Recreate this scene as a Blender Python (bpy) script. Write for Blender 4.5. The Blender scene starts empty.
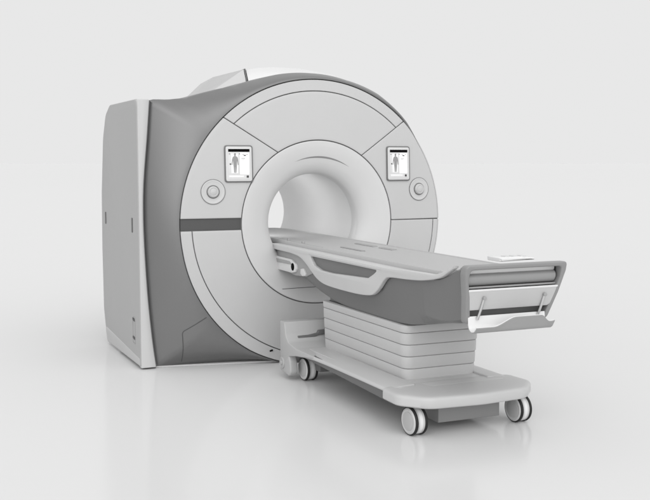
import bpy, bmesh, math
from math import sin, cos, pi, radians, sqrt, atan2, hypot
from mathutils import Vector, Matrix

scene = bpy.context.scene
COL = scene.collection
ZC = 0.93            # height of the bore axis

# ------------------------------------------------------------------ materials
def mat(name, v, rough=0.45, spec=0.5, metal=0.0, coat=0.0, noise=0.02, nscale=6.0, bump=0.0, emit=0.0):
    m = bpy.data.materials.new(name); m.use_nodes = True
    nt = m.node_tree; b = nt.nodes['Principled BSDF']
    b.inputs['Roughness'].default_value = rough
    b.inputs['Specular IOR Level'].default_value = spec
    b.inputs['Metallic'].default_value = metal
    b.inputs['Coat Weight'].default_value = coat
    b.inputs['Coat Roughness'].default_value = 0.15
    b.inputs['Emission Color'].default_value = (1, 1, 1, 1); b.inputs['Emission Strength'].default_value = emit
    tc = nt.nodes.new('ShaderNodeTexCoord'); n = nt.nodes.new('ShaderNodeTexNoise')
    n.inputs['Scale'].default_value = nscale; n.inputs['Detail'].default_value = 5
    r = nt.nodes.new('ShaderNodeMapRange')
    r.inputs['To Min'].default_value = v * (1 - noise); r.inputs['To Max'].default_value = v * (1 + noise)
    nt.links.new(tc.outputs['Object'], n.inputs['Vector'])
    nt.links.new(n.outputs['Fac'], r.inputs['Value'])
    nt.links.new(r.outputs['Result'], b.inputs['Base Color'])
    r2 = nt.nodes.new('ShaderNodeMapRange')
    r2.inputs['To Min'].default_value = rough * 0.9; r2.inputs['To Max'].default_value = min(1, rough * 1.1)
    nt.links.new(n.outputs['Fac'], r2.inputs['Value'])
    nt.links.new(r2.outputs['Result'], b.inputs['Roughness'])
    if bump:
        n2 = nt.nodes.new('ShaderNodeTexNoise'); n2.inputs['Scale'].default_value = 900
        bp = nt.nodes.new('ShaderNodeBump'); bp.inputs['Strength'].default_value = bump
        bp.inputs['Distance'].default_value = 0.0006
        nt.links.new(tc.outputs['Object'], n2.inputs['Vector'])
        nt.links.new(n2.outputs['Fac'], bp.inputs['Height']); nt.links.new(bp.outputs['Normal'], b.inputs['Normal'])
    return m

M = dict(
    face=mat('face plastic', .455, .38, .4, bump=.15),
    funnel=mat('funnel plastic', .54, .36, .4, bump=.1),
    tube=mat('bore liner plastic', .66, .45, .4),
    side=mat('side panel paint', .335, .5, .3, bump=.15),
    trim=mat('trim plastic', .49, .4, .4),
    shroud=mat('grey shroud plastic', .172, .32, .5, metal=.5, bump=.15),
    cover=mat('top cover plastic', .67, .4, .4),
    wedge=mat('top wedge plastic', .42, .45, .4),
    gap=mat('panel gap', .14, .7, .2),
    stripe=mat('dark stripe plastic', .065, .4, .4),
    plinth=mat('plinth plastic', .30, .5, .3),
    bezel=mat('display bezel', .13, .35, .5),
    bezel_in=mat('display inner frame', .55, .35, .5),
    screen=mat('screen white', .85, .25, .5, emit=.25),
    scr_grey=mat('screen grey', .24, .3, .5),
    scr_pale=mat('screen pale grey', .55, .3, .3, emit=.06),
    scr_dark=mat('screen dark', .04, .3, .5),
    black=mat('screen black', .002, .6, .05),
    table=mat('table plastic', .57, .40, .4, bump=.1),
    tabletop=mat('tabletop pad', .41, .5, .3, bump=.2),
    rail=mat('rail plastic', .50, .38, .4),
    tbody=mat('table body plastic', .135, .34, .5, bump=.15),
    tcheek=mat('table rear cheek plastic', .30, .45, .4),
    frame=mat('end frame plastic', .24, .4, .4),
    roll=mat('end roll', .27, .35, .4),
    panel=mat('end panel plastic', .47, .35, .4),
    tray=mat('white tray', .68, .3, .5),
    bellows=mat('column cover plastic', .46, .42, .4, bump=.1),
    base=mat('base plastic', .46, .42, .4, bump=.1),
    rearb=mat('rear block plastic', .39, .42, .4, bump=.1),
    chassis=mat('chassis paint', .13, .5, .3),
    uchassis=mat('under box paint', .22, .5, .3),
    hub=mat('wheel hub plastic', .48, .35, .5),
    hubin=mat('wheel hub inset', .40, .4, .4),
    rubber=mat('tyre rubber', .015, .55, .3),
    metal=mat('brushed metal', .55, .3, .5, metal=.8),
    dark=mat('dark recess', .06, .5, .3),
)

# ------------------------------------------------------------------ helpers
def link(name, me, m, parent=None):
    o = bpy.data.objects.new(name, me); COL.objects.link(o)
    if m is not None: me.materials.append(m)
    if parent is not None: o.parent = parent
    return o
def smooth_by_angle(me, ang=35):
    for p in me.polygons: p.use_smooth = True
    bm = bmesh.new(); bm.from_mesh(me)
    for e in bm.edges:
        if len(e.link_faces) == 2:
            try: a = e.calc_face_angle()
            except ValueError: a = 0
            e.smooth = a < radians(ang)
    bm.to_mesh(me); bm.free()
def mesh(name, vs, fs, m, parent=None, bevel=0.0, seg=3, ang=30, recalc=True, dome=None):
    me = bpy.data.meshes.new(name)
    me.from_pydata([tuple(v) for v in vs], [], fs); me.update()
    bm = bmesh.new(); bm.from_mesh(me)
    bmesh.ops.remove_doubles(bm, verts=bm.verts, dist=1e-5)
    if recalc: bmesh.ops.recalc_face_normals(bm, faces=bm.faces)
    if bevel:
        es = [e for e in bm.edges if len(e.link_faces) == 2 and e.calc_face_angle() > radians(ang)]
        bmesh.ops.bevel(bm, geom=es, offset=bevel, segments=seg, profile=.5, affect='EDGES', clamp_overlap=True)
    bm.to_mesh(me); bm.free()
    smooth_by_angle(me, 40)
    return link(name, me, m, parent)
def box(name, x0, x1, y0, y1, z0, z1, m, parent=None, bevel=.004):
    vs = [(x, y, z) for x in (x0, x1) for y in (y0, y1) for z in (z0, z1)]
    fs = [(0,1,3,2),(4,6,7,5),(0,4,5,1),(2,3,7,6),(0,2,6,4),(1,5,7,3)]
    return mesh(name, vs, fs, m, parent, bevel)
def prism(name, pts, fn, h0, h1, m, parent=None, bevel=.004, seg=3, ang=30):
    """closed 2D outline pts swept from h0 to h1; fn(u,v,h) -> xyz"""
    n = len(pts)
    vs = [fn(u, v, h0) for u, v in pts] + [fn(u, v, h1) for u, v in pts]
    fs = [tuple(range(n)), tuple(reversed(range(n, 2*n)))]
    fs += [(i, (i+1) % n, n + (i+1) % n, n + i) for i in range(n)]
    return mesh(name, vs, fs, m, parent, bevel, seg, ang)
def plate(name, loops, half, bev, m, fn, parent=None, res=1):
    """2D filled curve (outline plus holes) given thickness 2*half and rounded edges; fn maps (u,v,w)->xyz"""
    cu = bpy.data.curves.new(name, 'CURVE'); cu.dimensions = '2D'; cu.fill_mode = 'BOTH'
    cu.extrude = max(half - bev, 1e-5); cu.bevel_depth = bev; cu.bevel_resolution = 2; cu.offset = -bev
    for L in loops:
        s = cu.splines.new('POLY'); s.points.add(len(L) - 1); s.use_cyclic_u = True
        for p, (u, v) in zip(s.points, L): p.co = (u, v, 0, 1)
    o = bpy.data.objects.new('tmp', cu); COL.objects.link(o)
    bpy.context.view_layer.update()
    me = bpy.data.meshes.new_from_object(o.evaluated_get(bpy.context.evaluated_depsgraph_get()))
    bpy.data.objects.remove(o); bpy.data.curves.remove(cu)
    me.materials.clear(); me.name = name
    for v in me.vertices: v.co = Vector(fn(*v.co))
    bm = bmesh.new(); bm.from_mesh(me); bmesh.ops.remove_doubles(bm, verts=bm.verts, dist=1e-5)
    bmesh.ops.recalc_face_normals(bm, faces=bm.faces); bm.to_mesh(me); bm.free()
    smooth_by_angle(me, 38)
    return link(name, me, m, parent)
def roundpoly(pts, r, n=6):
    """2D polygon with rounded corners; r number or list"""
    out = []; N = len(pts)
    for i in range(N):
        p0, p, p1 = Vector(pts[i-1]), Vector(pts[i]), Vector(pts[(i+1) % N])
        rr = r[i] if isinstance(r, (list, tuple)) else r
        if rr <= 0: out.append(tuple(p)); continue
        a, b = (p0-p), (p1-p); la, lb = a.length, b.length
        a.normalize(); b.normalize()
        th = a.angle(b); d = min(rr / math.tan(th/2), la*.48, lb*.48)
        A, B = p + a*d, p + b*d
        for k in range(n+1):
            t = k / n
            out.append(tuple((1-t)**2*A + 2*t*(1-t)*p + t*t*B))
    return out
def spline(pts, n=8, closed=False):
    out = []; N = len(pts)
    rng = N if closed else N-1
    for i in range(rng):
        g = lambda k: Vector(pts[k % N]) if closed else Vector(pts[max(0, min(N-1, k))])
        p0, p1, p2, p3 = g(i-1), g(i), g(i+1), g(i+2)
        for k in range(n):
            t = k/n
            out.append(tuple(.5*((2*p1) + (p2-p0)*t + (2*p0-5*p1+4*p2-p3)*t*t + (3*p1-p0-3*p2+p3)*t**3)))
    if not closed: out.append(tuple(pts[-1]))
    return out
def loft(name, rings, m, parent=None, closed=True, cap0=False, cap1=False, bevel=0, ang=40):
    n = len(rings[0]); vs = [v for r in rings for v in r]; fs = []
    for k in range(len(rings)-1):
        for i in range(n if closed else n-1):
            j = (i+1) % n
            fs.append((k*n+i, k*n+j, (k+1)*n+j, (k+1)*n+i))
    if cap0: fs.append(tuple(reversed(range(n))))
    if cap1: fs.append(tuple((len(rings)-1)*n + i for i in range(n)))
    return mesh(name, vs, fs, m, parent, bevel, 3, ang)
def tube(name, pts, r, m, parent=None, n=12):
    rings = []; pts = [Vector(p) for p in pts]
    for i, p in enumerate(pts):
        d = (pts[min(i+1, len(pts)-1)] - pts[max(i-1, 0)]).normalized()
        a = d.orthogonal().normalized() if i == 0 else (a - d*a.dot(d)).normalized()
        b = d.cross(a)
        rings.append([tuple(p + a*r*cos(2*pi*k/n) + b*r*sin(2*pi*k/n)) for k in range(n)])
    return loft(name, rings, m, parent, cap0=True, cap1=True)
def lathe(name, prof, M4, m, parent=None, n=64, closed=False):
    """prof list of (r,h) about the local z axis, placed by matrix M4"""
    rings = [[tuple(M4 @ Vector((max(r, 1e-4)*cos(2*pi*k/n), max(r, 1e-4)*sin(2*pi*k/n), h))) for k in range(n)] for r, h in prof]
    if closed: rings.append(rings[0])
    return loft(name, rings, m, parent, cap0=not closed, cap1=not closed)
def thing(name, label, cat, loc=(0, 0, 0)):
    o = bpy.data.objects.new(name, None); COL.objects.link(o); o.location = loc
    o['label'] = label; o['category'] = cat; o.empty_display_size = .1
    return o

# =================================================================== SCANNER
S = thing('mri_scanner', 'large round grey and white scanner with open bore, two display screens and dark side shroud', 'scanner')

def dome(r): return -0.030 + 0.048 * (r / .935) ** 2      # gently convex face
def fpt(x, z, off=0.0):
    return (x, dome(hypot(x, z-ZC)) + off, z)
def fpol(r, a, off=0.0): return (r*cos(a), dome(r) + off, ZC + r*sin(a))

G = .0028
def ring_panel(name, r0, r1, fa, fb, m, t=.016, nr=14, na=64):
    """panel on the domed face between radii r0,r1 and angle curves fa(r), fb(r) (degrees, fa<fb)"""
    r0 += G; r1 -= G
    A = []
    for i in range(nr+1):
        r = r0 + (r1-r0)*i/nr
        a0 = radians(fa(r)) + G/r; a1 = radians(fb(r)) - G/r
        A.append([(r, a0 + (a1-a0)*k/na) for k in range(na+1)])
    N = na+1
    vs = [fpol(r, a, 0) for row in A for r, a in row] + [fpol(r, a, t) for row in A for r, a in row]
    off = len(vs)//2; fs = []
    for i in range(nr):
        for k in range(na):
            q = (i*N+k, i*N+k+1, (i+1)*N+k+1, (i+1)*N+k)
            fs.append(q)
    bd = [k for k in range(N)] + [i*N+na for i in range(1, nr+1)] + [nr*N+k for k in range(na-1, -1, -1)] + [i*N for i in range(nr-1, 0, -1)]
    for a, b in zip(bd, bd[1:]+bd[:1]): fs.append((a, b, b+off, a+off))
    return mesh(name, vs, fs, m, S, bevel=.0035, seg=3, ang=50)
def lin(r0, a0, r1, a1):          # straight seam between two polar points
    p = Vector((r0*cos(radians(a0)), r0*sin(radians(a0)))); q = Vector((r1*cos(radians(a1)), r1*sin(radians(a1)))); d = q - p
    def f(r):
        A_, B_, C_ = d.dot(d), 2*p.dot(d), p.dot(p) - r*r
        t = (-B_ + sqrt(max(0, B_*B_ - 4*A_*C_)))/(2*A_); v = p + d*t
        return math.degrees(atan2(v.y, v.x))
    return f
def hz(z, side):   # horizontal seam at height z, side -1 left, 1 right
    def f(r):
        s = math.degrees(math.asin((z-ZC)/r))
        return s if side > 0 else 180 - s
    return f
RT = .541; RO = .938
sl = lin(RT, 122, RO, 133.5); sr = lin(RT, 54.5, RO, 46.0)
RA = .862
ring_panel('upper_panel', RT, RA, sr, sl, M['face'])
ring_panel('upper_rim_panel', RA, RO, sr, sl, M['face'])
ring_panel('display_panel', RT, RO, sl, hz(.968, -1), M['face'])
ring_panel('display_panel', RT, RO, hz(.932, 1), sr, M['face'])
ring_panel('side_stripe', RT, RO, hz(.968, -1), hz(.895, -1), M['stripe'], t=.004).location.y = .010
# lower panels, left: inner door and outer band; the arc seam eases out towards the bottom
def arcr(a):        # seam radius by angle on the left (181..285)
    t = max(0, min(1, (a-200)/90)); return .862 + .062*t*t
def band(name, rin, rout, a0, a1, m, nr=10, na=90, t=.016):
    vs = []; N = na+1
    for o in (0, t):
        for i in range(nr+1):
            for k in range(N):
                a = a0(i/nr) + (a1(i/nr)-a0(i/nr))*k/na
                r = rin(a)+G + (rout(a)-rin(a)-2*G)*i/nr
                vs.append(fpol(r, radians(a), o))
    off = len(vs)//2
    fs = [(i*N+k, i*N+k+1, (i+1)*N+k+1, (i+1)*N+k) for i in range(nr) for k in range(na)]
    bd = [k for k in range(N)] + [i*N+na for i in range(1, nr+1)] + [nr*N+k for k in range(na-1, -1, -1)] + [i*N for i in range(nr-1, 0, -1)]
    for a, b in zip(bd, bd[1:]+bd[:1]): fs.append((a, b, b+off, a+off))
    return mesh(name, vs, fs, m, S, bevel=.0035, seg=3, ang=50)
def hzt(z, r0, r1, side, eps=.25):
    def f(t):
        r = r0 + (r1-r0)*t; s = math.degrees(math.asin((z-ZC)/r))
        return (180 - s + eps) if side < 0 else (360 + s - eps)
    return f
band('lower_panel', lambda a: RT, lambda a: arcr(a), hzt(.895, RT, .862, -1), lambda t: 286.0, M['face'])
band('lower_rim_panel', lambda a: arcr(a), lambda a: RO+.02*max(0, min(1, (a-190)/50)), hzt(.895, .862, RO, -1), lambda t: 286.0, M['face'])
band('lower_panel', lambda a: RT, lambda a: .888, lambda t: 286.3, hzt(.932, RT, .888, 1), M['face'])
band('lower_rim_panel', lambda a: .888, lambda a: RO, lambda t: 286.3, hzt(.932, .888, RO, 1), M['face'])

# backing behind all panel gaps
n = 128
rb = [[fpol(r, 2*pi*k/n, .0135) for k in range(n)] for r in (RT-.01, .7, .85, RO-.004)]
rb.append([(.93*cos(2*pi*k/n), .07, ZC+.93*sin(2*pi*k/n)) for k in range(n)])
loft('panel_backing', rb, M['gap'], S)

# bore funnel: flat lip, rounded throat
prof = [(RT-.004, dome(RT)+.012), (RT-.004, dome(RT)+.003), (RT-.008, dome(RT)-.001)]
for r_, y_ in spline([(.530, 0), (.50, .003), (.46, .011), (.42, .023), (.38, .039), (.347, .062), (.325, .092), (.3185, .130), (.3185, .165)], 6):
    prof.append((r_, dome(RT)-.001+y_))
for k in range(0, 0):
    t = k/24
    # superelliptic roll from the lip into the tube
    u = t*pi/2
    r = .335 + (RT-.010-.335)*(1-sin(u))**.80 if t < 1 else .335
    y = dome(RT)-.001 + .165*(1-cos(u))**.95
    prof.append((r, y))
FM = Matrix.Translation((0.006, 0, ZC)) @ Matrix.Rotation(radians(-90), 4, 'X') @ Matrix.Scale(1, 4)
def ylathe(name, prof, m, n=128, cx=0.0, parent=S):
    rings = [[(cx + r*cos(2*pi*k/n), y, ZC + r*sin(2*pi*k/n)) for k in range(n)] for r, y in prof]
    return loft(name, rings, m, parent)
ylathe('bore_funnel', prof, M['funnel'])
yt = prof[-1][1]
ylathe('bore_tube', [(.3185, yt), (.319, yt+.01)] + [(.320+.016*min(1, k/4), yt+.02+(1.43-yt)*k/16) for k in range(17)] + [(.350, 1.462), (.37, 1.468), (.40, 1.455)], M['tube'])
# shallow air slot over the throat and its lip
def crescent(name, r0, a0, a1, w, m, y0, dy):
    vs = []; N = 40
    for s in range(N+1):
        t = s/N; a = radians(a0+(a1-a0)*t); ww = w*sin(pi*t)**.7 + .0008
        for dr, o in ((0, 0), (ww, -dy)):
            vs.append(((r0+dr)*cos(a), y0 - o*0 , ZC+(r0+dr)*sin(a)))
    fs = [(2*i, 2*i+1, 2*i+3, 2*i+2) for i in range(N)]
    return mesh(name, vs, fs, m, S)
# the slot follows the funnel surface just proud of it
def fun_y(r):
    for (ra, ya), (rb_, yb) in zip(prof[2:], prof[3:]):
        if rb_ <= r <= ra: return ya + (yb-ya)*(ra-r)/(ra-rb_+1e-9)
    return yt
def slot(name, rc, a0, a1, w, m, off):
    vs = []; N = 48; K = 4
    for s in range(N+1):
        t = s/N; a = radians(a0+(a1-a0)*t); ww = w*max(.04, sin(pi*t))
        for k in range(K+1):
            r = rc + ww*(k/K-.5); vs.append((r*cos(a), fun_y(r)-off*sin(pi*k/K)-.0006, ZC+r*sin(a)))
    fs = [(i*(K+1)+k, i*(K+1)+k+1, (i+1)*(K+1)+k+1, (i+1)*(K+1)+k) for i in range(N) for k in range(K)]
    return mesh(name, vs, fs, m, S)
slot('air_slot', .430, 58, 112, .012, mat('air slot grey', .22, .6, .2), .0005)
# seam across the foot of the funnel
vs = []
for k in range(31):
    x = -.262 + .524*k/30; z = .497; r = hypot(x, z-ZC)
    vs += [(x, fun_y(r)-.0012, z-.0018), (x, fun_y(hypot(x, z+.0018-ZC))-.0012, z+.0018)]
mesh('funnel_seam', vs, [(2*i, 2*i+1, 2*i+3, 2*i+2) for i in range(30)], M['stripe'], S)

# dark shroud wrapping from the cabinet to the round face
OUT = [(-60, 1.06), (-50, 1.10), (-35, .96), (-20, .93), (0, .925), (20, .93), (30, .94), (36, .955), (44, .985), (60, .995), (75, .982),
       (90, .985), (104, .999), (112, 1.006), (120, 1.03), (128, 1.085), (136, 1.158), (140.5, 1.245), (143.2, 1.322), (145.2, 1.318), (149, 1.268),
       (153.4, 1.226), (165.8, 1.163), (172, 1.142), (180, 1.133), (188, 1.137), (203.6, 1.207), (214.6, 1.314), (220.6, 1.388)]
seam_pts = spline([(-1.078, 1.716), (-1.097, 1.48), (-1.122, 1.20), (-1.128, .98), (-1.122, .74), (-1.106, .446), (-1.082, .184), (-1.060, .012)], 10)
def seamR(a):
    t = math.tan(radians(180-a))
    for (xa, za), (xb, zb) in zip(seam_pts, seam_pts[1:]):
        fa, fb = (za-ZC) + xa*t, (zb-ZC) + xb*t
        if fa >= 0 >= fb:
            k = fa/(fa-fb+1e-12); return hypot(xa+(xb-xa)*k, za+(zb-za)*k-ZC)
    return None
def outR(a):
    a = (a+60) % 360 - 60
    if 140 < a < 224:
        r = seamR(a)
        if r is not None: return r
    if a >= 220.6: return min(1.396, (ZC-.012)/max(.05, -sin(radians(a))))
    for (a0, r0), (a1, r1) in zip(OUT, OUT[1:]):
        if a0 <= a <= a1:
            R = r0 + (r1-r0)*(a-a0)/(a1-a0); break
    else: R = 1.06
    if a < 0:
        R = min(R, (ZC-.012)/max(.05, -sin(radians(a))))
    return R
def outY(a):
    a = (a+60) % 360 - 60
    if a < 0: return .10
    if a < 90: return .11
    if a < 145: return .11 + .09*(a-90)/55
    if a < 221: return .20
    t = (a-221)/79.; return max(.055, .20 - .155*min(1, t*1.6))
n = 360
As = [360*k/n for k in range(n)]
rings = []
def cz(z): return max(z, .012)
def rimr(a):
    a = a % 360
    if a < 34: return RO - .016
    if a < 48: return RO - .016 + .018*(a-34)/14
    if a > 280: return RO - .016
    return RO+.002 + (.02*max(0, min(1, (a-190)/50)) if 180 < a < 270 else 0)
rings.append([((rimr(a)-.002)*cos(radians(a)), .045, cz(ZC+(rimr(a)-.002)*sin(radians(a)))) for a in As])
rings.append([(rimr(a)*cos(radians(a)), .020, cz(ZC+rimr(a)*sin(radians(a)))) for a in As])
NS = 20; SP = 1.7
for s in range(NS+1):
    t = s/NS; ring = []
    for a in As:
        ca, sa = cos(radians(a)), sin(radians(a)); R0 = rimr(a)+.004; R1 = outR(a)
        R = R0 + (R1-R0)*t; z = cz(ZC + R*sa)
        y = .016 + (outY(a)-.016)*t**SP
        ring.append((R*ca, y, z))
    rings.append(ring)
for y, sc in ((.40, 1.0), (.8, .995), (1.12, .985), (1.17, .96)):
    ring = []
    for a in As:
        R = outR(a)*(sc if -40 < ((a+60) % 360)-60 < 225 else 1)
        ring.append((R*cos(radians(a))*(1 if cos(radians(a)) < 0 else 1-.08*(y-.2)), max(y, outY(a)), cz(ZC+R*sin(radians(a)))))
    rings.append(ring)
rings.append([(.80*cos(radians(a)), 1.38, ZC+.80*sin(radians(a))) for a in As])
rings.append([(.76*cos(radians(a)), 1.42, ZC+.76*sin(radians(a))) for a in As])
rings.append([(.40*cos(radians(a)), 1.455, ZC+.40*sin(radians(a))) for a in As])
shroud = loft('side_shroud', rings, M['shroud'], S, ang=60)
# smooth the sharp creases a little
def surf_y(x, z):
    a = math.degrees(atan2(z-ZC, x)); r = hypot(x, z-ZC); R0 = rimr(a)+.004; R1 = outR(a)
    t = max(0, min(1, (r-R0)/(R1-R0))); return .016 + (outY(a)-.016)*t**SP
def seam(name, pts, w, m, parent=S):
    P = []
    for (x0, z0), (x1, z1) in zip(pts, pts[1:]):
        k = max(2, int(hypot(x1-x0, z1-z0)/.012))
        P += [(x0+(x1-x0)*i/k, z0+(z1-z0)*i/k) for i in range(k)]
    P.append(pts[-1]); vs = []
    for i, (x, z) in enumerate(P):
        a, b = P[max(0, i-1)], P[min(len(P)-1, i+1)]
        d = Vector((b[0]-a[0], b[1]-a[1])).normalized(); nx, nz = -d.y*w/2, d.x*w/2
        vs += [(x+nx, surf_y(x+nx, z+nz)-.002, z+nz), (x-nx, surf_y(x-nx, z-nz)-.002, z-nz)]
    return mesh(name, vs, [(2*i, 2*i+1, 2*i+3, 2*i+2) for i in range(len(P)-1)], m, parent)
seam('access_door_seam', roundpoly([(-.90, .035), (-.918, .245), (-.772, .338)], [0, .03, 0]), .005, M['stripe'])

# bottom plinth, a pale skirting strip under the shroud
pp = [(-1.06, .215), (-.62, .128), (-.3, .07), (0, .05), (.6, .06), (.74, .1), (.74, 1.15), (-1.06, 1.15)]
prism('plinth', pp, lambda u, v, h: (u, v-.012, h), 0.0, .011, M['trim'], S, bevel=.002)

# side cabinet: side panel, front trim strip, kick band
def cab_y(z):      # front edge of the side panel bulges a little
    return .165
XL = -1.165
side = [(.175, .022), (.175, 1.70), (.24, 1.722), (.96, 1.722), (1.10, 1.66), (1.20, 1.5), (1.285, 1.1), (1.30, .7), (1.285, .25), (1.19, .022)]
side = roundpoly(side, [.01, .05, .05, .12, .12, .2, .2, .2, .15, .06], 6)
plate('side_panel', [side], .012, .008, M['side'], lambda u, v, w: (XL+.012+w, u, v), S)
kick = roundpoly([(.19, .02), (.19, .07), (1.24, .13), (1.17, .02)], [.005, .01, .05, .03])
plate('kick_band', [kick], .012, .006, M['wedge'], lambda u, v, w: (XL+.010+w, u, v), S)
# cabinet core behind the panel
core = roundpoly([(-1.146, .02), (-1.146, 1.71), (-.9, 1.71), (-.9, .02)], .02)
plate('cabinet_core', [core], .33, .01, M['side'], lambda u, v, w: (u, .60+w, v), S)
# trim strip: follows the seam curve on the right
outer = [(XL+.004, .014), (XL+.004, 1.69), (XL+.018, 1.722)]
strip = [(x-.004, z) for x, z in seam_pts] + outer
rows = []
for x, z in seam_pts:
    rows.append([(XL+.006, .215, z), (XL+.006, .176, z), (XL+.010, .171, z), ((XL+x)/2, .1705, z), (x-.010, .171, z), (x-.005, .175, z), (x-.005, .215, z)])
x, z = seam_pts[0]
rows = [[(a, b+.03, z+.006) for a, b, c in rows[0]], [(a, b+.006, z+.005) for a, b, c in rows[0]]] + rows
loft('front_trim', rows, M['trim'], S, closed=False, ang=60)
sp2 = [(x+.004, z) for x, z in seam_pts]
plate('trim_gap', [[(x-.006, z) for x, z in seam_pts] + list(reversed([(x+.004, z) for x, z in seam_pts]))], .02, .001, M['gap'], lambda u, v, w: (u, .207+w, v), S)
for y, z, h in ((1.152, .925, .085), (.336, .92, .095)):
    s = plate('vent_slot', [roundpoly([(y-.014, z-h/2), (y+.014, z-h/2), (y+.014, z+h/2), (y-.014, z+h/2)], .008)], .002, .0008, M['stripe'],
              lambda u, v, w: (XL-.001+w, u, v), S)
dk = roundpoly([(.300, .145), (.366, .145), (.366, .322), (.300, .322)], .01)
dki = roundpoly([(.306, .151), (.360, .151), (.360, .316), (.306, .316)], .008)
plate('connector_cover', [dk, dki], .0015, .0005, M['plinth'], lambda u, v, w: (XL-.001+w, u, v), S)
for zc_ in (.305, .185):
    plate('cover_latch', [roundpoly([(.305, zc_-.012), (.360, zc_-.006), (.360, zc_+.008), (.305, zc_+.004)], .003)], .003, .001, M['dark'], lambda u, v, w: (XL-.002+w, u, v), S)

# top covers
def solid(name, vs, fs, m, bevel=.006, parent=S): return mesh(name, vs, fs, m, parent, bevel, 3, 20)
cv = []
prof_top = [(-.248, 1.977), (-.15, 1.994), (0, 2.002), (.167, 1.998), (.33, 1.978), (.45, 1.958), (.56, 1.905), (.62, 1.82)]
prof_low = [(-.331, 1.872), (-.18, 1.90), (0, 1.912), (.167, 1.90), (.33, 1.868), (.45, 1.82), (.56, 1.75), (.60, 1.70)]
rings = [[(x, .42, z-.08) for x, z in prof_low], [(x, .42, z) for x, z in prof_low], [(x, .70, z) for x, z in prof_top],
         [(x, 1.05, z-.02) for x, z in prof_top], [(x*.98, 1.13, z-.10) for x, z in prof_top], [(x*.98, 1.13, 1.62) for x, z in prof_top]]
loft('top_cover', [list(map(tuple, zip(*[iter(sum([list(p) for p in spline(r, 6)], []))]*3))) for r in rings], M['cover'], S, closed=False)
A = (-.72, .50, 1.757); B = (-.46, .80, 1.926); Cc = (-.266, .70, 1.979); D = (-.558, .50, 1.811); E_ = (-.345, .43, 1.868)
A2 = (-.72, .9, 1.70); B2 = (-.46, 1.1, 1.90); C2 = (-.262, 1.1, 1.95); Al = (-.72, .5, 1.66); El = (-.34, .43, 1.66)
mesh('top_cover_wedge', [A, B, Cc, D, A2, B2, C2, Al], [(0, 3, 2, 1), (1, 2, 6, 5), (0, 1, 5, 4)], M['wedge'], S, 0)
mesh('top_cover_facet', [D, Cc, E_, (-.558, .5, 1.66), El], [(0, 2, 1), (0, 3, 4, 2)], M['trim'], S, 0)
tube('top_cover_seam', [(-.338, .432, 1.872), (-.257, .698, 1.980), (-.257, 1.05, 1.962)], .005, M['stripe'], S)
box('top_cover_joint', -.2592, -.2568, .44, 1.02, 1.70, 1.86, M['gap'], S, 0)

# displays
def disp(cx, cz_, tilt=0):
    w, h = .186, .236
    y0 = dome(hypot(cx, cz_-ZC))
    slope_x = 2*.048/(.935**2)*cx; slope_z = 2*.048/(.935**2)*(cz_-ZC)
    F_ = lambda off: (lambda u, v, t: (cx+u, y0+slope_x*u+slope_z*v-off+t, cz_+v))
    R_ = lambda u0, u1, v0, v1, r: roundpoly([(u0, v0), (u1, v0), (u1, v1), (u0, v1)], r)
    d = plate('display', [R_(-w/2, w/2, -h/2, h/2, .02)], .006, .003, M['bezel'], F_(.003), S)
    plate('display_bezel', [R_(-w/2+.008, w/2-.008, -h/2+.008, h/2-.008, .014)], .004, .0015, M['bezel_in'], F_(.0075), d)
    sc = plate('display_screen', [R_(-.072, .072, -.096, .096, .003)], .0015, .0004, M['scr_pale'], F_(.0115), d)
    q = lambda nm, u0, u1, v0, v1, m, k=0: plate(nm, [[(u0, v0), (u1, v0), (u1, v1), (u0, v1)]], .0006, .0001, m, F_(.0137+k*.0004), d)
    q('screen_title_bar', -.070, .070, .076, .094, M['black'])
    q('screen_page', .006, .066, -.066, .070, M['screen'])
    q('screen_page', -.070, .004, -.066, .070, M['scr_pale'])
    q('screen_column', -.052, -.008, -.060, .064, mat('screen light', .78, .3, .5), 1)
    q('screen_column', -.066, .030, -.086, -.074, mat('screen footer', .74, .3, .5), 1)
    body = [(-.006, .066), (.004, .066), (.006, .056), (.002, .050), (.014, .044), (.019, .030), (.021, .008), (.022, -.006), (.017, -.008), (.014, .012), (.012, .020),
            (.011, .0), (.009, -.025), (.006, -.055), (.001, -.058), (.000, -.02), (-.001, -.02), (-.002, -.058), (-.008, -.055), (-.010, -.025), (-.013, .0), (-.014, .020), (-.017, .010),
            (-.020, -.008), (-.025, -.006), (-.022, .012), (-.020, .030), (-.015, .044), (-.004, .050), (-.008, .056)]
    plate('screen_body_figure', [[(u-.026, v) for u, v in body]], .0006, .0001, M['scr_grey'], F_(.0147), d)
    for u0, u1, v0, v1, m in ((-.030, -.021, .056, .067, 'scr_dark'), (-.062, -.054, -.006, .003, 'scr_dark'), (-.066, -.058, .060, .066, 'scr_grey'), (.000, .008, .060, .067, 'scr_grey'),
                              (.030, .046, .050, .057, 'scr_dark'), (.022, .032, .058, .063, 'scr_grey'), (.048, .058, .058, .063, 'scr_grey'), (.014, .040, .032, .036, 'scr_grey'), (.014, .036, .024, .027, 'scr_grey'),
                              (.048, .062, -.088, -.074, 'scr_dark')):
        q('screen_mark', u0, u1, v0, v1, M[m], 2)
    return d
disp(-.556, 1.316); disp(.597, 1.316)
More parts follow.
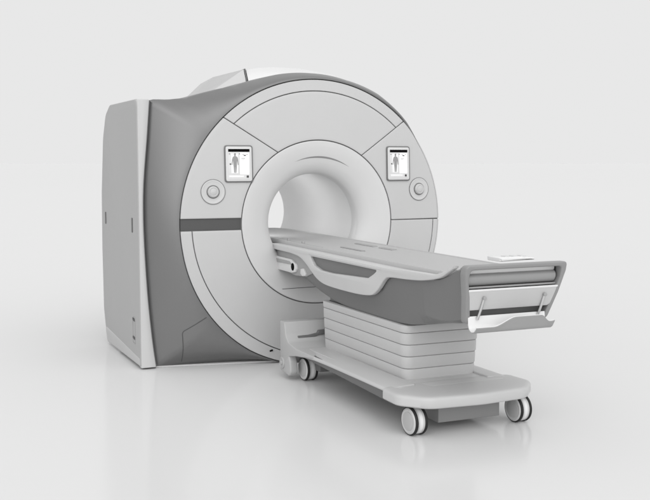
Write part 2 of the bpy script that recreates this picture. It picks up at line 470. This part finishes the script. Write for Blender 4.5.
# control knobs
def knob(cx, cz_):
    y0 = dome(hypot(cx, cz_-ZC))
    g = 2*.048/(.935**2); nv = Vector((g*cx, -1, g*(cz_-ZC))).normalized()
    K = Matrix.Translation((cx, y0-.0008, cz_)) @ nv.to_track_quat('Z', 'Y').to_matrix().to_4x4()
    k = lathe('control_knob', [(.036, -.005), (.036, .010), (.033, .016), (.028, .019), (.020, .0165), (.0, .0155)], K, M['face'], S, 48)
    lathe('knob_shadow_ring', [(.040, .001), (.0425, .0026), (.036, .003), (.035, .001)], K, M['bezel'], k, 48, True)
    lathe('knob_dish', [(.076, .0008), (.076, .003), (.071, .0045), (.067, .003), (.060, .0018), (.040, .0012)], K, M['trim'], k, 64, True)
    lathe('knob_ring', [(.0795, .0004), (.0800, .0022), (.0762, .0022), (.0762, .0004)], K, M['bezel'], k, 64, True)
    lathe('knob_cap', [(.022, .014), (.022, .0185), (.018, .0205), (.0, .021)], K, M['face'], k, 40)
knob(-.725, 1.139); knob(.766, 1.140)
# small lock on the rim low left
tube('rim_latch', [(-.34, .018, .085), (-.322, .010, .092)], .006, M['black'], S)

# =================================================================== TABLE
T = thing('patient_table', 'long grey patient table on castors, docked into the scanner bore, with folding foot tray', 'table', (0, -1.1, 0))
TI = Matrix.Translation((0, -1.1, 0)).inverted()
tparts = []
def tp(o): tparts.append(o); return o      # built in world space, re-based to the table root at the end

# --- dark body under the top: lofted sections (y, wt, zt, wc, zc, wb, zb)
secs = [(.12, .255, .785, .245, .66, .20, .635), (-.25, .262, .785, .255, .64, .215, .602), (-.45, .262, .785, .257, .62, .22, .56), (-.66, .262, .785, .259, .610, .222, .522),
        (-.9, .262, .785, .260, .611, .224, .50), (-1.34, .264, .785, .262, .615, .226, .498), (-1.60, .266, .785, .264, .603, .226, .502),
        (-1.80, .268, .786, .265, .597, .225, .530), (-1.98, .271, .788, .262, .588, .222, .562), (-2.06, .273, .812, .252, .590, .220, .574), (-2.12, .274, .842, .240, .598, .216, .582), (-2.150, .272, .860, .229, .606, .210, .590)]
rings = []
def sec(y, wt, zt, wc, zc, wb, zb, ky=0.0):
    L = [(-wt+.012, zt), (-wt, zt-.012), (-wc, zc), (-wb, zb+.004), (-wb+.015, zb), (wb-.015, zb), (wb, zb+.004), (wc, zc), (wt, zt-.012), (wt-.012, zt)]
    return L
dense = []
ys = [s[0] for s in secs]
sp = spline([tuple(s[1:4]) for s in secs], 6); sp2_ = spline([tuple(s[4:7]) for s in secs], 6); spy = spline([(s[0], 0, 0) for s in secs], 6)
for a, b, c in zip(spy, sp, sp2_):
    y = a[0]; zb = b[1]
    k = max(0, min(1, (-y-1.9)/.26))            # end leans forward at the top
    pts2 = sec(y, b[0], b[1], b[2], c[0], c[1], c[2])
    rings.append([(x, y - k*(z-.60)*.30, z) for x, z in pts2])
tp(loft('table_body', rings, M['tbody'], None, cap0=True, cap1=False, ang=25))
# pale rear cheeks over the body near the scanner
ck = roundpoly([(.115, .75), (.10, .672), (-.02, .632), (-.25, .612), (-.42, .622), (-.55, .66), (-.40, .74), (-.2, .757)], [.0, .01, .03, .05, .05, .02, .02, 0])
for s in (-1, 1):
    tp(plate('rear_cheek', [ck], .006, .002, M['tcheek'], lambda u, v, w: (s*(.262+w), u, v), None))
# socket with a dark port and a latch
so = roundpoly([(.055, .712), (-.21, .712), (-.285, .688), (-.30, .66), (-.28, .636), (-.22, .626), (.055, .626)], [.006, .03, .03, .02, .02, .02, .012])
cab = tp(plate('socket_housing', [so], .008, .004, M['table'], lambda u, v, w: (-.274+w, u, v), None))
si = roundpoly([(.035, .698), (-.19, .698), (-.235, .68), (.035, .674)], .008)
tp(plate('socket_grip', [si], .004, .002, M['tcheek'], lambda u, v, w: (-.282+w, u, v), None))
PM = Matrix.Translation((-.281, -.243, .667)) @ Matrix.Rotation(radians(-90), 4, 'Y')
tp(lathe('socket_port', [(.024, 0), (.024, .003), (.018, .005), (.0, .004)], PM, M['black'], None, 32))
lt = roundpoly([(-.36, .665), (-.40, .672), (-.435, .645), (-.43, .628), (-.385, .622), (-.355, .635)], .008)
tp(plate('side_latch', [lt], .008, .004, M['table'], lambda u, v, w: (-.271+w, u, v), None))

# --- side rails: swooping plate with a pocket
up = spline([(.13, .791), (-.206, .7935), (-.442, .790), (-.955, .788), (-1.492, .788), (-1.727, .797), (-1.90, .802), (-2.02, .806), (-2.10, .828), (-2.15, .850), (-2.19, .862)], 5)
low = spline([(-2.185, .850), (-2.13, .823), (-2.07, .796), (-2.0, .779), (-1.882, .761), (-1.728, .750), (-1.57, .742), (-1.508, .724), (-1.437, .665), (-1.375, .630), (-1.305, .618), (-1.2, .611), (-1.043, .608), (-.85, .609), (-.733, .616),
              (-.64, .636), (-.56, .670), (-.479, .708), (-.385, .739), (-.28, .750), (-.18, .754), (.13, .756)], 5)
hole = roundpoly([(-.535, .762), (-.60, .712), (-.70, .692), (-.85, .690), (-1.32, .712), (-1.385, .74), (-1.43, .765)], [.01, .03, .03, .03, .03, .02, .01])
for s in (-1, 1):
    tp(plate('side_rail', [up+low, hole], .014, .006, M['rail'], lambda u, v, w: (s*(.280+w), u, v), None))
    tp(plate('rail_pocket', [[(-.50, .775), (-.52, .66), (-1.44, .66), (-1.46, .775)]], .003, .001, M['tbody'], lambda u, v, w: (s*(.272+w), u, v), None))
    tp(tube('rail_line', [(s*.2925, y, .7745) for y in (-.53, -.9, -1.2, -1.47)], .0035, M['trim'], None))

# --- top deck, cradle with raised edges
def endz(y):
    return 0 if y > -1.95 else .055*min(1, (-y-1.95)/.2)**1.5
rings = []
for y in [.12, -.3, -.9, -1.5, -1.9, -1.95, -2.0, -2.05, -2.1, -2.15, -2.19]:
    e = endz(y); w = .284 if y > -1.96 else .258
    rings.append([(-w, y, .770+e), (-w, y, .784+e), (-w+.01, y, .790+e), (-.235, y, .790+e), (.235, y, .790+e), (w-.01, y, .790+e), (w, y, .784+e), (w, y, .770+e)])
tp(loft('deck', rings, M['rail'], None, closed=False, ang=35))
def cradle_sec(y, w, z):
    P = []
    for k in range(13):
        u = -1 + 2*k/12
        P.append((u*(w-.016), y, z + .002 - .010*(1-u*u)))
    return [(-w, y, z-.018), (-w, y, z+.002), (-w+.004, y, z+.007), (-w+.012, y, z+.007)] + P + [(w-.012, y, z+.007), (w-.004, y, z+.007), (w, y, z+.002), (w, y, z-.018)]
rings = [cradle_sec(y, w, z) for y, w, z in ((1.22, .12, .806), (1.20, .17, .806), (1.12, .215, .806), (.95, .232, .806), (.3, .234, .806), (-.5, .234, .806), (-1.2, .234, .806), (-1.9, .234, .806), (-1.95, .230, .806))]
tp(loft('cradle', rings, M['tabletop'], None, cap0=True, cap1=True, ang=35))
# cradle fittings near the bore
for x, y, r in ((-.17, -.15, .012), (-.17, .10, .010)):
    tp(lathe('cradle_peg', [(r, 0), (r, .012), (r*.8, .016), (0, .016)], Matrix.Translation((x, y, .803)), M['tcheek'], None, 24))
sr_ = lambda x0, x1, y0, y1, r=.008: roundpoly([(x0, y0), (x1, y0), (x1, y1), (x0, y1)], r)
for x0, x1, y0, y1 in ((-.215, -.185, -.50, -.02), (.13, .165, -.55, -.28), (.13, .165, -.80, -.62), (-.05, -.02, -.75, -.45)):
    tp(plate('cradle_slot', [sr_(x0, x1, y0, y1)], .002, .0008, M['tcheek'], lambda u, v, w: (u, v, .8085+w-(.008*(1-(u/.218)**2))), None))
# cradle front carrier block in the bore
tp(prism('cradle_carrier', [(-.20, .70), (-.20, .786), (.20, .786), (.20, .70), (.14, .66), (-.14, .66)], lambda u, v, h: (u, h, v), .12, 1.1, M['tube'], None, .006))

# --- end frame, leaning
def EP(u, s, w):        # u across, s up the slanted plane (0 bottom .. .27 top), w out
    a = .30
    return (u, -2.168 - a*s - w, .600 + s)
fo = roundpoly([(-.226, -.012), (.226, -.012), (.262, .12), (.280, .225), (.277, .268), (-.277, .268), (-.276, .225), (-.250, .12)], [.03, .03, .05, .03, .034, .036, .03, .05], 6)
fi = roundpoly([(-.205, .008), (.205, .008), (.237, .12), (.252, .195), (.250, .246), (-.250, .246), (-.252, .20), (-.228, .12)], [.02, .02, .05, .03, .02, .025, .03, .05], 6)
tp(plate('end_frame', [fo, fi], .024, .007, M['frame'], EP, None))
fb = roundpoly([(-.215, .0), (.215, .0), (.25, .12), (.262, .2), (.26, .256), (-.26, .256), (-.262, .2), (-.24, .12)], .02)
tp(plate('end_recess', [fb], .004, .001, M['roll'], lambda u, s, w: EP(u, s, w-.052), None))
# recess walls
tp(loft('end_recess_wall', [[EP(u, s, -.02) for u, s in fb], [EP(u, s, -.052) for u, s in fb]], M['frame'], None))
# white strip, roll, pale panel
tp(plate('end_light_strip', [roundpoly([(-.244, .222), (.246, .222), (.244, .245), (-.240, .245)], .008)], .008, .003, M['tray'], lambda u, s, w: EP(u, s, w-.032), None))
tp(loft('end_roll', [[EP(u, .194+.031*cos(2*pi*k/40), -.030+.034*sin(2*pi*k/40)) for k in range(40)] for u in (-.250, -.246, -.1, .1, .236, .240)], M['roll'], None, cap0=True, cap1=True))
tp(plate('end_roll_lip', [roundpoly([(-.246, .157), (.246, .157), (.246, .166), (-.246, .166)], .004)], .006, .002, M['tcheek'], lambda u, s, w: EP(u, s, w+.002), None))
tp(plate('end_dark_gap', [roundpoly([(-.236, .146), (.236, .146), (.24, .158), (-.24, .158)], .003)], .004, .001, M['black'], lambda u, s, w: EP(u, s, w-.004), None))
ep_ = roundpoly([(-.222, .055), (.213, .055), (.229, .067), (.252, .152), (-.243, .152), (-.243, .138), (-.228, .066)], [.012, .02, .02, .012, .006, .01, .01])
tp(plate('end_panel', [ep_], .007, .003, M['panel'], lambda u, s, w: EP(u, s, w+.016), None))
tp(plate('end_panel_top_edge', [roundpoly([(-.241, .144), (.249, .144), (.252, .154), (-.243, .154)], .003)], .009, .003, M['tray'], lambda u, s, w: EP(u, s, w+.016), None))
for cx in (-.175, .160):
    tp(tube('tray_bracket', [EP(cx+.020, .112, .028), EP(cx+.013, .066, .030), EP(cx, .012, .034)], .0065, M['metal'], None))
    tp(lathe('bracket_knob', [(.009, -.004), (.009, .006), (.0, .008)], Matrix.Translation(EP(cx+.020, .112, .030)) @ Matrix.Rotation(radians(90), 4, 'X'), M['tcheek'], None, 20))
# --- tray: curved sheet with waved front lip
NX, NS_ = 60, 22
def lip(x):            # front lip height above the trough
    t = (x+.215)/.43
    sm = lambda a, b, v: (lambda q: q*q*(3-2*q))(max(0, min(1, (v-a)/(b-a))))
    return .012 + .042*sm(.20, .46, t) - .034*sm(.78, .92, t) + .004*sm(.93, 1, t)
def tray_pt(x, s, th):
    R = .034 - th; yc, zc = -2.232, .592
    L = lip(x)
    # s 0..1 : back wall down, around, up the front
    if s < .3:
        q = s/.3; return (x, yc+R+.004*(1-q), zc+.034*(1-q))
    if s < .8:
        q = (s-.3)/.5*(pi*.80); return (x, yc+R*cos(q), zc-R*sin(q))
    q = (s-.8)/.2; a = pi*.80
    bx, bz = yc+R*cos(a), zc-R*sin(a)
    return (x, bx - .016*q*(L/.04) - .006*q, bz + L*q)
vs = []
for th in (0, .004):
    for i in range(NX+1):
        x = -.220 + .425*i/NX
        for j in range(NS_+1): vs.append(tray_pt(x, j/NS_, th))
N1 = NS_+1; off = (NX+1)*N1; fs = []
for i in range(NX):
    for j in range(NS_):
        a = i*N1+j; fs.append((a, a+1, a+N1+1, a+N1)); fs.append((a+off, a+N1+off, a+N1+1+off, a+1+off))
for i in range(NX):
    for j in (0, NS_): a = i*N1+j; fs.append((a, a+N1, a+N1+off, a+off))
for j in range(NS_):
    for i in (0, NX): a = i*N1+j; fs.append((a, a+1, a+1+off, a+off))
tp(mesh('foot_tray', vs, fs, M['tray'], None))

vs = []
for th in (-.0045, -.001):
    for i in range(NX+1):
        x = -.221 + .427*i/NX
        for j in range(15): vs.append(tray_pt(x, .60+.405*j/14, th))
N1 = 15; off = (NX+1)*N1; fs = []
for i in range(NX):
    for j in range(14):
        a = i*N1+j; fs.append((a, a+1, a+N1+1, a+N1)); fs.append((a+off, a+N1+off, a+N1+1+off, a+1+off))
for i in range(NX):
    for j in (0, 14): a = i*N1+j; fs.append((a, a+N1, a+N1+off, a+off))
for j in range(14):
    for i in (0, NX): a = i*N1+j; fs.append((a, a+1, a+1+off, a+off))
tp(mesh('tray_lip_shade', vs, fs, M['tcheek'], None))  # grey skin over the white lip, its shadow side put into the colour

# --- telescoping column
zs = [.498, .456, .394, .332, .268, .196]
for i in range(5):
    e = .0035*(4-i)
    z1, z0 = zs[i], zs[i+1]
    outline = roundpoly([(-.222-e, -.60), (-.222-e, -1.615-e), (.212+e, -1.615-e), (.212+e, -.60)], [.02, .055, .055, .02], 8)
    rings = []
    for z, o in ((z0+.001, -.006), (z0+.002, -.002), (z0+.008, 0.0), (z1-.010, .0015), (z1-.003, 0.0), (z1-.0005, -.006)):
        rings.append([(x*(1+o*4), -1.1+(y+1.1)*(1+o*1.2), z) for x, y in outline])
    tp(loft('column_cover', rings, M['bellows'], None, cap0=True, cap1=True, ang=50))
tp(prism('column_core', roundpoly([(-.215, -.62), (-.215, -1.606), (.205, -1.606), (.205, -.62)], .05), lambda u, v, h: (u, v, h), .18, .50, M['chassis'], None, 0))
tp(prism('column_collar', roundpoly([(-.20, -.60), (-.20, -1.57), (.19, -1.57), (.19, -.60)], .05), lambda u, v, h: (u, v, h), .490, .56, M['tbody'], None, 0))

# --- base
BX = -.02
# front platform
pl = roundpoly([(-.40, -1.70), (-.405, -1.86), (-.30, -1.985), (0, -2.01), (.27, -1.985), (.385, -1.86), (.37, -1.70)], [.01, .09, .12, .5, .12, .09, .01], 8)
cen = Vector((BX, -1.78))
rings = []
for z, sc in ((.150, .965), (.152, .985), (.158, 1.0), (.190, 1.0), (.199, .993), (.205, .975), (.209, .93), (.212, .80), (.214, .60), (.215, .3)):
    rings.append([(cen.x+(x-cen.x)*sc, cen.y+(y-cen.y)*(sc if y < cen.y else 1), z) for x, y in pl])
tp(loft('base_platform', rings, M['base'], None, cap0=True, cap1=True, ang=50))
tp(plate('platform_step', [roundpoly([(-.17, -1.80), (.27, -1.79), (.29, -1.70), (-.19, -1.70)], .03)], .004, .003, M['bellows'], lambda u, v, w: (u, v, .2115+w), None))
tp(box('base_deck', -.335, .295, -1.76, -.60, .165, .2125, M['base'], None, .003))
# side skirts with sloped top
for s in (-1, 1):
    q = [(.215, .222), (.31, .216), (.356, .203), (.364, .188), (.352, .180), (.215, .180)]
    ks = []
    for y, dz, dx in ((-.47, -.04, -.02), (-.56, -.030, -.01), (-.66, -.016, 0), (-.8, -.007, 0), (-1.0, -.003, 0), (-1.4, -.001, 0), (-1.74, .0, 0)):
        ks.append([(BX + s*(u+dx), y, v+dz) for u, v in q])
    tp(loft('base_skirt', ks, M['base'], None, cap0=True, cap1=True, bevel=.006, ang=30))
tp(prism('chassis', [(-.50, .165), (-1.75, .135), (-1.75, .20), (-.50, .20)], lambda u, v, h: (h, u, v), -.352+BX, .352+BX, M['chassis'], None, .003))
# rear upright block
rb_ = roundpoly([(-.37, .352), (-.37, .10), (-.42, .085), (-.50, .150), (-.60, .168), (-.80, .186), (-.80, .198), (-.60, .214), (-.50, .235), (-.462, .27), (-.44, .352)], [.01, .01, .02, .04, .05, .01, .01, .08, .06, .05, .012], 6)
def rbf(u, v, h):
    k = max(0, min(1, (-u-.45)/.35)); return (BX + h*(1-.10*k*k), u, v)
o = tp(prism('rear_block', rb_, rbf, -.400, .400, M['rearb'], None, .008, 3, 40))
for s in (-1, 1):
    fd = roundpoly([(-.365, .20), (-.365, .040), (-.51, .030), (-.535, .055), (-.525, .12), (-.48, .20)], [.01, .02, .02, .03, .05, .02])
    tp(plate('rear_foot', [fd], .024, .008, M['rearb'], lambda u, v, w: (BX + s*(.3745+w), u, v), None))
    BM = Matrix.Translation((BX+s*.3995, -.405, .095)) @ Matrix.Rotation(radians(90*s), 4, 'Y')
    b = tp(lathe('pivot_cap', [(.036, -.002), (.036, .004), (.031, .007), (.029, .004), (.014, .004), (.013, .012), (.0, .013)], BM, M['rearb'], None, 32))
# release lever in the hollow of the rear block
lv = [(-.345, .240), (-.27, .246), (-.225, .254), (-.20, .264), (-.13, .272), (-.13, .296), (-.205, .292), (-.215, .276), (-.27, .268), (-.345, .266)]
tp(plate('release_lever', [roundpoly(lv, .004)], .012, .003, M['chassis'], lambda u, v, w: (u, -.468+w, v), None))
# under box
tp(box('under_box', -.170, .190, -1.86, -1.30, .042, .128, M['uchassis'], None, .004))
tp(box('under_box_bracket', -.20, .22, -1.84, -1.32, .124, .152, M['chassis'], None, .003))
tp(box('rear_cross_beam', -.28, .26, -.66, -.52, .07, .17, M['chassis'], None, .006))

# --- castors
def castor(x, y, yaw, stem):
    Mx = Matrix.Rotation(radians(-90), 4, 'Y')
    e = lathe('castor', [(.0655, -.010), (.0655, .010)], Mx, M['cover'], None, 48)
    e.location = (x, y, .0705); e.rotation_euler = (0, 0, yaw)
    for s in (-1, 1):
        W = Matrix.Translation((s*.036, 0, 0)) @ Mx @ Matrix.Scale(s, 4, (0, 0, 1)) if False else Matrix.Translation((s*.0235, 0, 0)) @ Matrix.Rotation(radians(90*s), 4, 'Y')
        w = lathe('wheel', [(.058, -.020), (.066, -.014), (.066, .010), (.061, .0135), (.056, .016), (.050, .0145), (.0, .0145)], W, M['hub'], e, 56)
        lathe('tyre', [(.0645, -.004), (.0695, -.003), (.0708, .000), (.0708, .006), (.0690, .0100), (.0640, .0115)], W, M['rubber'], e, 56, True)
        lathe('hub_cap', [(.046, .0142), (.046, .0160), (.043, .0168), (.0, .0168)], W, M['hubin'], e, 48)
    lathe('stem', [(.016, 0.05), (.016, stem-.07)], Matrix.Identity(4), M['metal'], e, 24)
    tp(e)
castor(-.305, -1.86, radians(4), .156); castor(.305, -1.86, radians(4), .156)
castor(-.300, -.53, radians(3), .170); castor(.270, -.53, radians(3), .170)

bpy.context.view_layer.update()
for o in tparts:
    o.parent = T; o.matrix_parent_inverse = Matrix.Identity(4)
    o.location = TI @ o.location

# pad lying on the foot end
P = thing('control_pad', 'small white slanted control pad lying on the foot end of the patient table', 'control pad', (.075, -2.10, .853))
pts = roundpoly([(-.095, .0), (-.080, .0), (.10, .004), (.105, .012), (.04, .020), (-.098, .020)], .004)
pd = plate('pad_body', [pts], .055, .006, M['tray'], lambda u, v, w: (u, w, v+.012), P)
for k in range(3):
    plate('pad_key', [roundpoly([(-.05+.045*k, -.03), (-.02+.045*k, -.03), (-.02+.045*k, .01), (-.05+.045*k, .01)], .004)], .002, .0008, M['bezel_in'], lambda u, v, w: (u, v, .0335-.06*max(0, u-.04)+w), P)

# =================================================================== FLOOR
fm = bpy.data.materials.new('floor white'); fm.use_nodes = True
nt = fm.node_tree; nt.nodes.remove(nt.nodes['Principled BSDF'])
FLOOR_V = .636
tc = nt.nodes.new('ShaderNodeTexCoord'); nn = nt.nodes.new('ShaderNodeTexNoise'); nn.inputs['Scale'].default_value = .8
df = nt.nodes.new('ShaderNodeBsdfDiffuse'); gl = nt.nodes.new('ShaderNodeBsdfAnisotropic') if False else nt.nodes.new('ShaderNodeBsdfGlossy')
gl.inputs['Roughness'].default_value = .15; gl.inputs['Color'].default_value = (1, 1, 1, 1)
mr = nt.nodes.new('ShaderNodeMapRange'); mr.inputs['To Min'].default_value = FLOOR_V*.997; mr.inputs['To Max'].default_value = FLOOR_V*1.003
nt.links.new(tc.outputs['Object'], nn.inputs['Vector']); nt.links.new(nn.outputs['Fac'], mr.inputs['Value']); nt.links.new(mr.outputs['Result'], df.inputs['Color'])
mx = nt.nodes.new('ShaderNodeMixShader'); mx.inputs[0].default_value = .13
nt.links.new(df.outputs[0], mx.inputs[1]); nt.links.new(gl.outputs[0], mx.inputs[2])
nt.links.new(mx.outputs[0], nt.nodes['Material Output'].inputs['Surface'])
n = 96
rings = [[(r*cos(2*pi*k/n), r*sin(2*pi*k/n), 0) for k in range(n)] for r in (1, 10, 60, 400)]
fl = loft('floor', rings, fm, None, cap0=True)
fl['kind'] = 'structure'
for p in fl.data.polygons: 
    p.use_smooth = False
bmf = bmesh.new(); bmf.from_mesh(fl.data)
for f in bmf.faces:
    if f.normal.z < 0: f.normal_flip()
bmf.to_mesh(fl.data); bmf.free()

# =================================================================== LIGHT
w = bpy.data.worlds.new('World'); scene.world = w; w.use_nodes = True
nt = w.node_tree; bg = nt.nodes['Background']
BG = .806; FRONT = .75; LOW = 1.1
tc = nt.nodes.new('ShaderNodeTexCoord'); sx = nt.nodes.new('ShaderNodeSeparateXYZ'); nt.links.new(tc.outputs['Generated'], sx.inputs[0])
mr = nt.nodes.new('ShaderNodeMapRange'); mr.interpolation_type = 'SMOOTHSTEP'
mr.inputs['From Min'].default_value = .35; mr.inputs['From Max'].default_value = 1.0
mr.inputs['To Min'].default_value = BG; mr.inputs['To Max'].default_value = 1.0
nt.links.new(sx.outputs['Z'], mr.inputs['Value'])
# broad soft light from the studio side in front of the machine
vd = nt.nodes.new('ShaderNodeVectorMath'); vd.operation = 'DOT_PRODUCT'; nt.links.new(tc.outputs['Generated'], vd.inputs[0])
vd.inputs[1].default_value = Vector((-.05, -.85, .50)).normalized()
m2 = nt.nodes.new('ShaderNodeMapRange'); m2.interpolation_type = 'SMOOTHSTEP'
m2.inputs['From Min'].default_value = .45; m2.inputs['From Max'].default_value = 1.0
m2.inputs['To Min'].default_value = 0; m2.inputs['To Max'].default_value = FRONT
nt.links.new(vd.outputs['Value'], m2.inputs['Value'])
ad = nt.nodes.new('ShaderNodeMath'); ad.operation = 'ADD'
nt.links.new(mr.outputs['Result'], ad.inputs[0]); nt.links.new(m2.outputs['Result'], ad.inputs[1])
# second soft light, low on the left, that reaches under the table
vd2 = nt.nodes.new('ShaderNodeVectorMath'); vd2.operation = 'DOT_PRODUCT'; nt.links.new(tc.outputs['Generated'], vd2.inputs[0])
vd2.inputs[1].default_value = Vector((-.62, -.78, .06)).normalized()
m3 = nt.nodes.new('ShaderNodeMapRange'); m3.interpolation_type = 'SMOOTHSTEP'
m3.inputs['From Min'].default_value = .45; m3.inputs['From Max'].default_value = .95
m3.inputs['To Min'].default_value = 0; m3.inputs['To Max'].default_value = LOW
nt.links.new(vd2.outputs['Value'], m3.inputs['Value'])
ad2 = nt.nodes.new('ShaderNodeMath'); ad2.operation = 'ADD'
nt.links.new(ad.outputs[0], ad2.inputs[0]); nt.links.new(m3.outputs['Result'], ad2.inputs[1])
nt.links.new(ad2.outputs[0], bg.inputs['Color'])
bg.inputs['Strength'].default_value = 1.0

def sun(name, az, el, e, ang):
    l = bpy.data.lights.new(name, 'SUN'); l.energy = e; l.angle = radians(ang)
    o = bpy.data.objects.new(name, l); COL.objects.link(o)
    d = Vector((sin(radians(az))*cos(radians(el)), -cos(radians(az))*cos(radians(el)), sin(radians(el))))
    o.rotation_euler = d.to_track_quat('Z', 'Y').to_euler(); o.location = d*8
    return o
sun('key_light', 20, 62, .25, 60)

# lamp inside the bore, behind the upper lip
bl = bpy.data.lights.new('bore_lamp', 'AREA'); bl.energy = 1.9; bl.shape = 'DISK'; bl.size = .26
bo = bpy.data.objects.new('bore_lamp', bl); COL.objects.link(bo); bo.location = (-.27, .62, 1.02)
bo.rotation_euler = Vector((-.85, -.42, .05)).to_track_quat('Z', 'Y').to_euler()
# =================================================================== CAMERA
cd = bpy.data.cameras.new('camera'); cam = bpy.data.objects.new('camera', cd); COL.objects.link(cam)
cam.location = (-2.66169824, -6.03593261, 1.34)
cam.rotation_euler = (radians(90) - math.atan(90/995.), 0, -radians(24.2))
cd.sensor_width = 36; cd.lens = 995/650*36; cd.clip_end = 1000
scene.camera = cam
scene.view_settings.view_transform = 'Standard'; scene.view_settings.look = 'None'
scene.view_settings.exposure = 0; scene.view_settings.gamma = 1
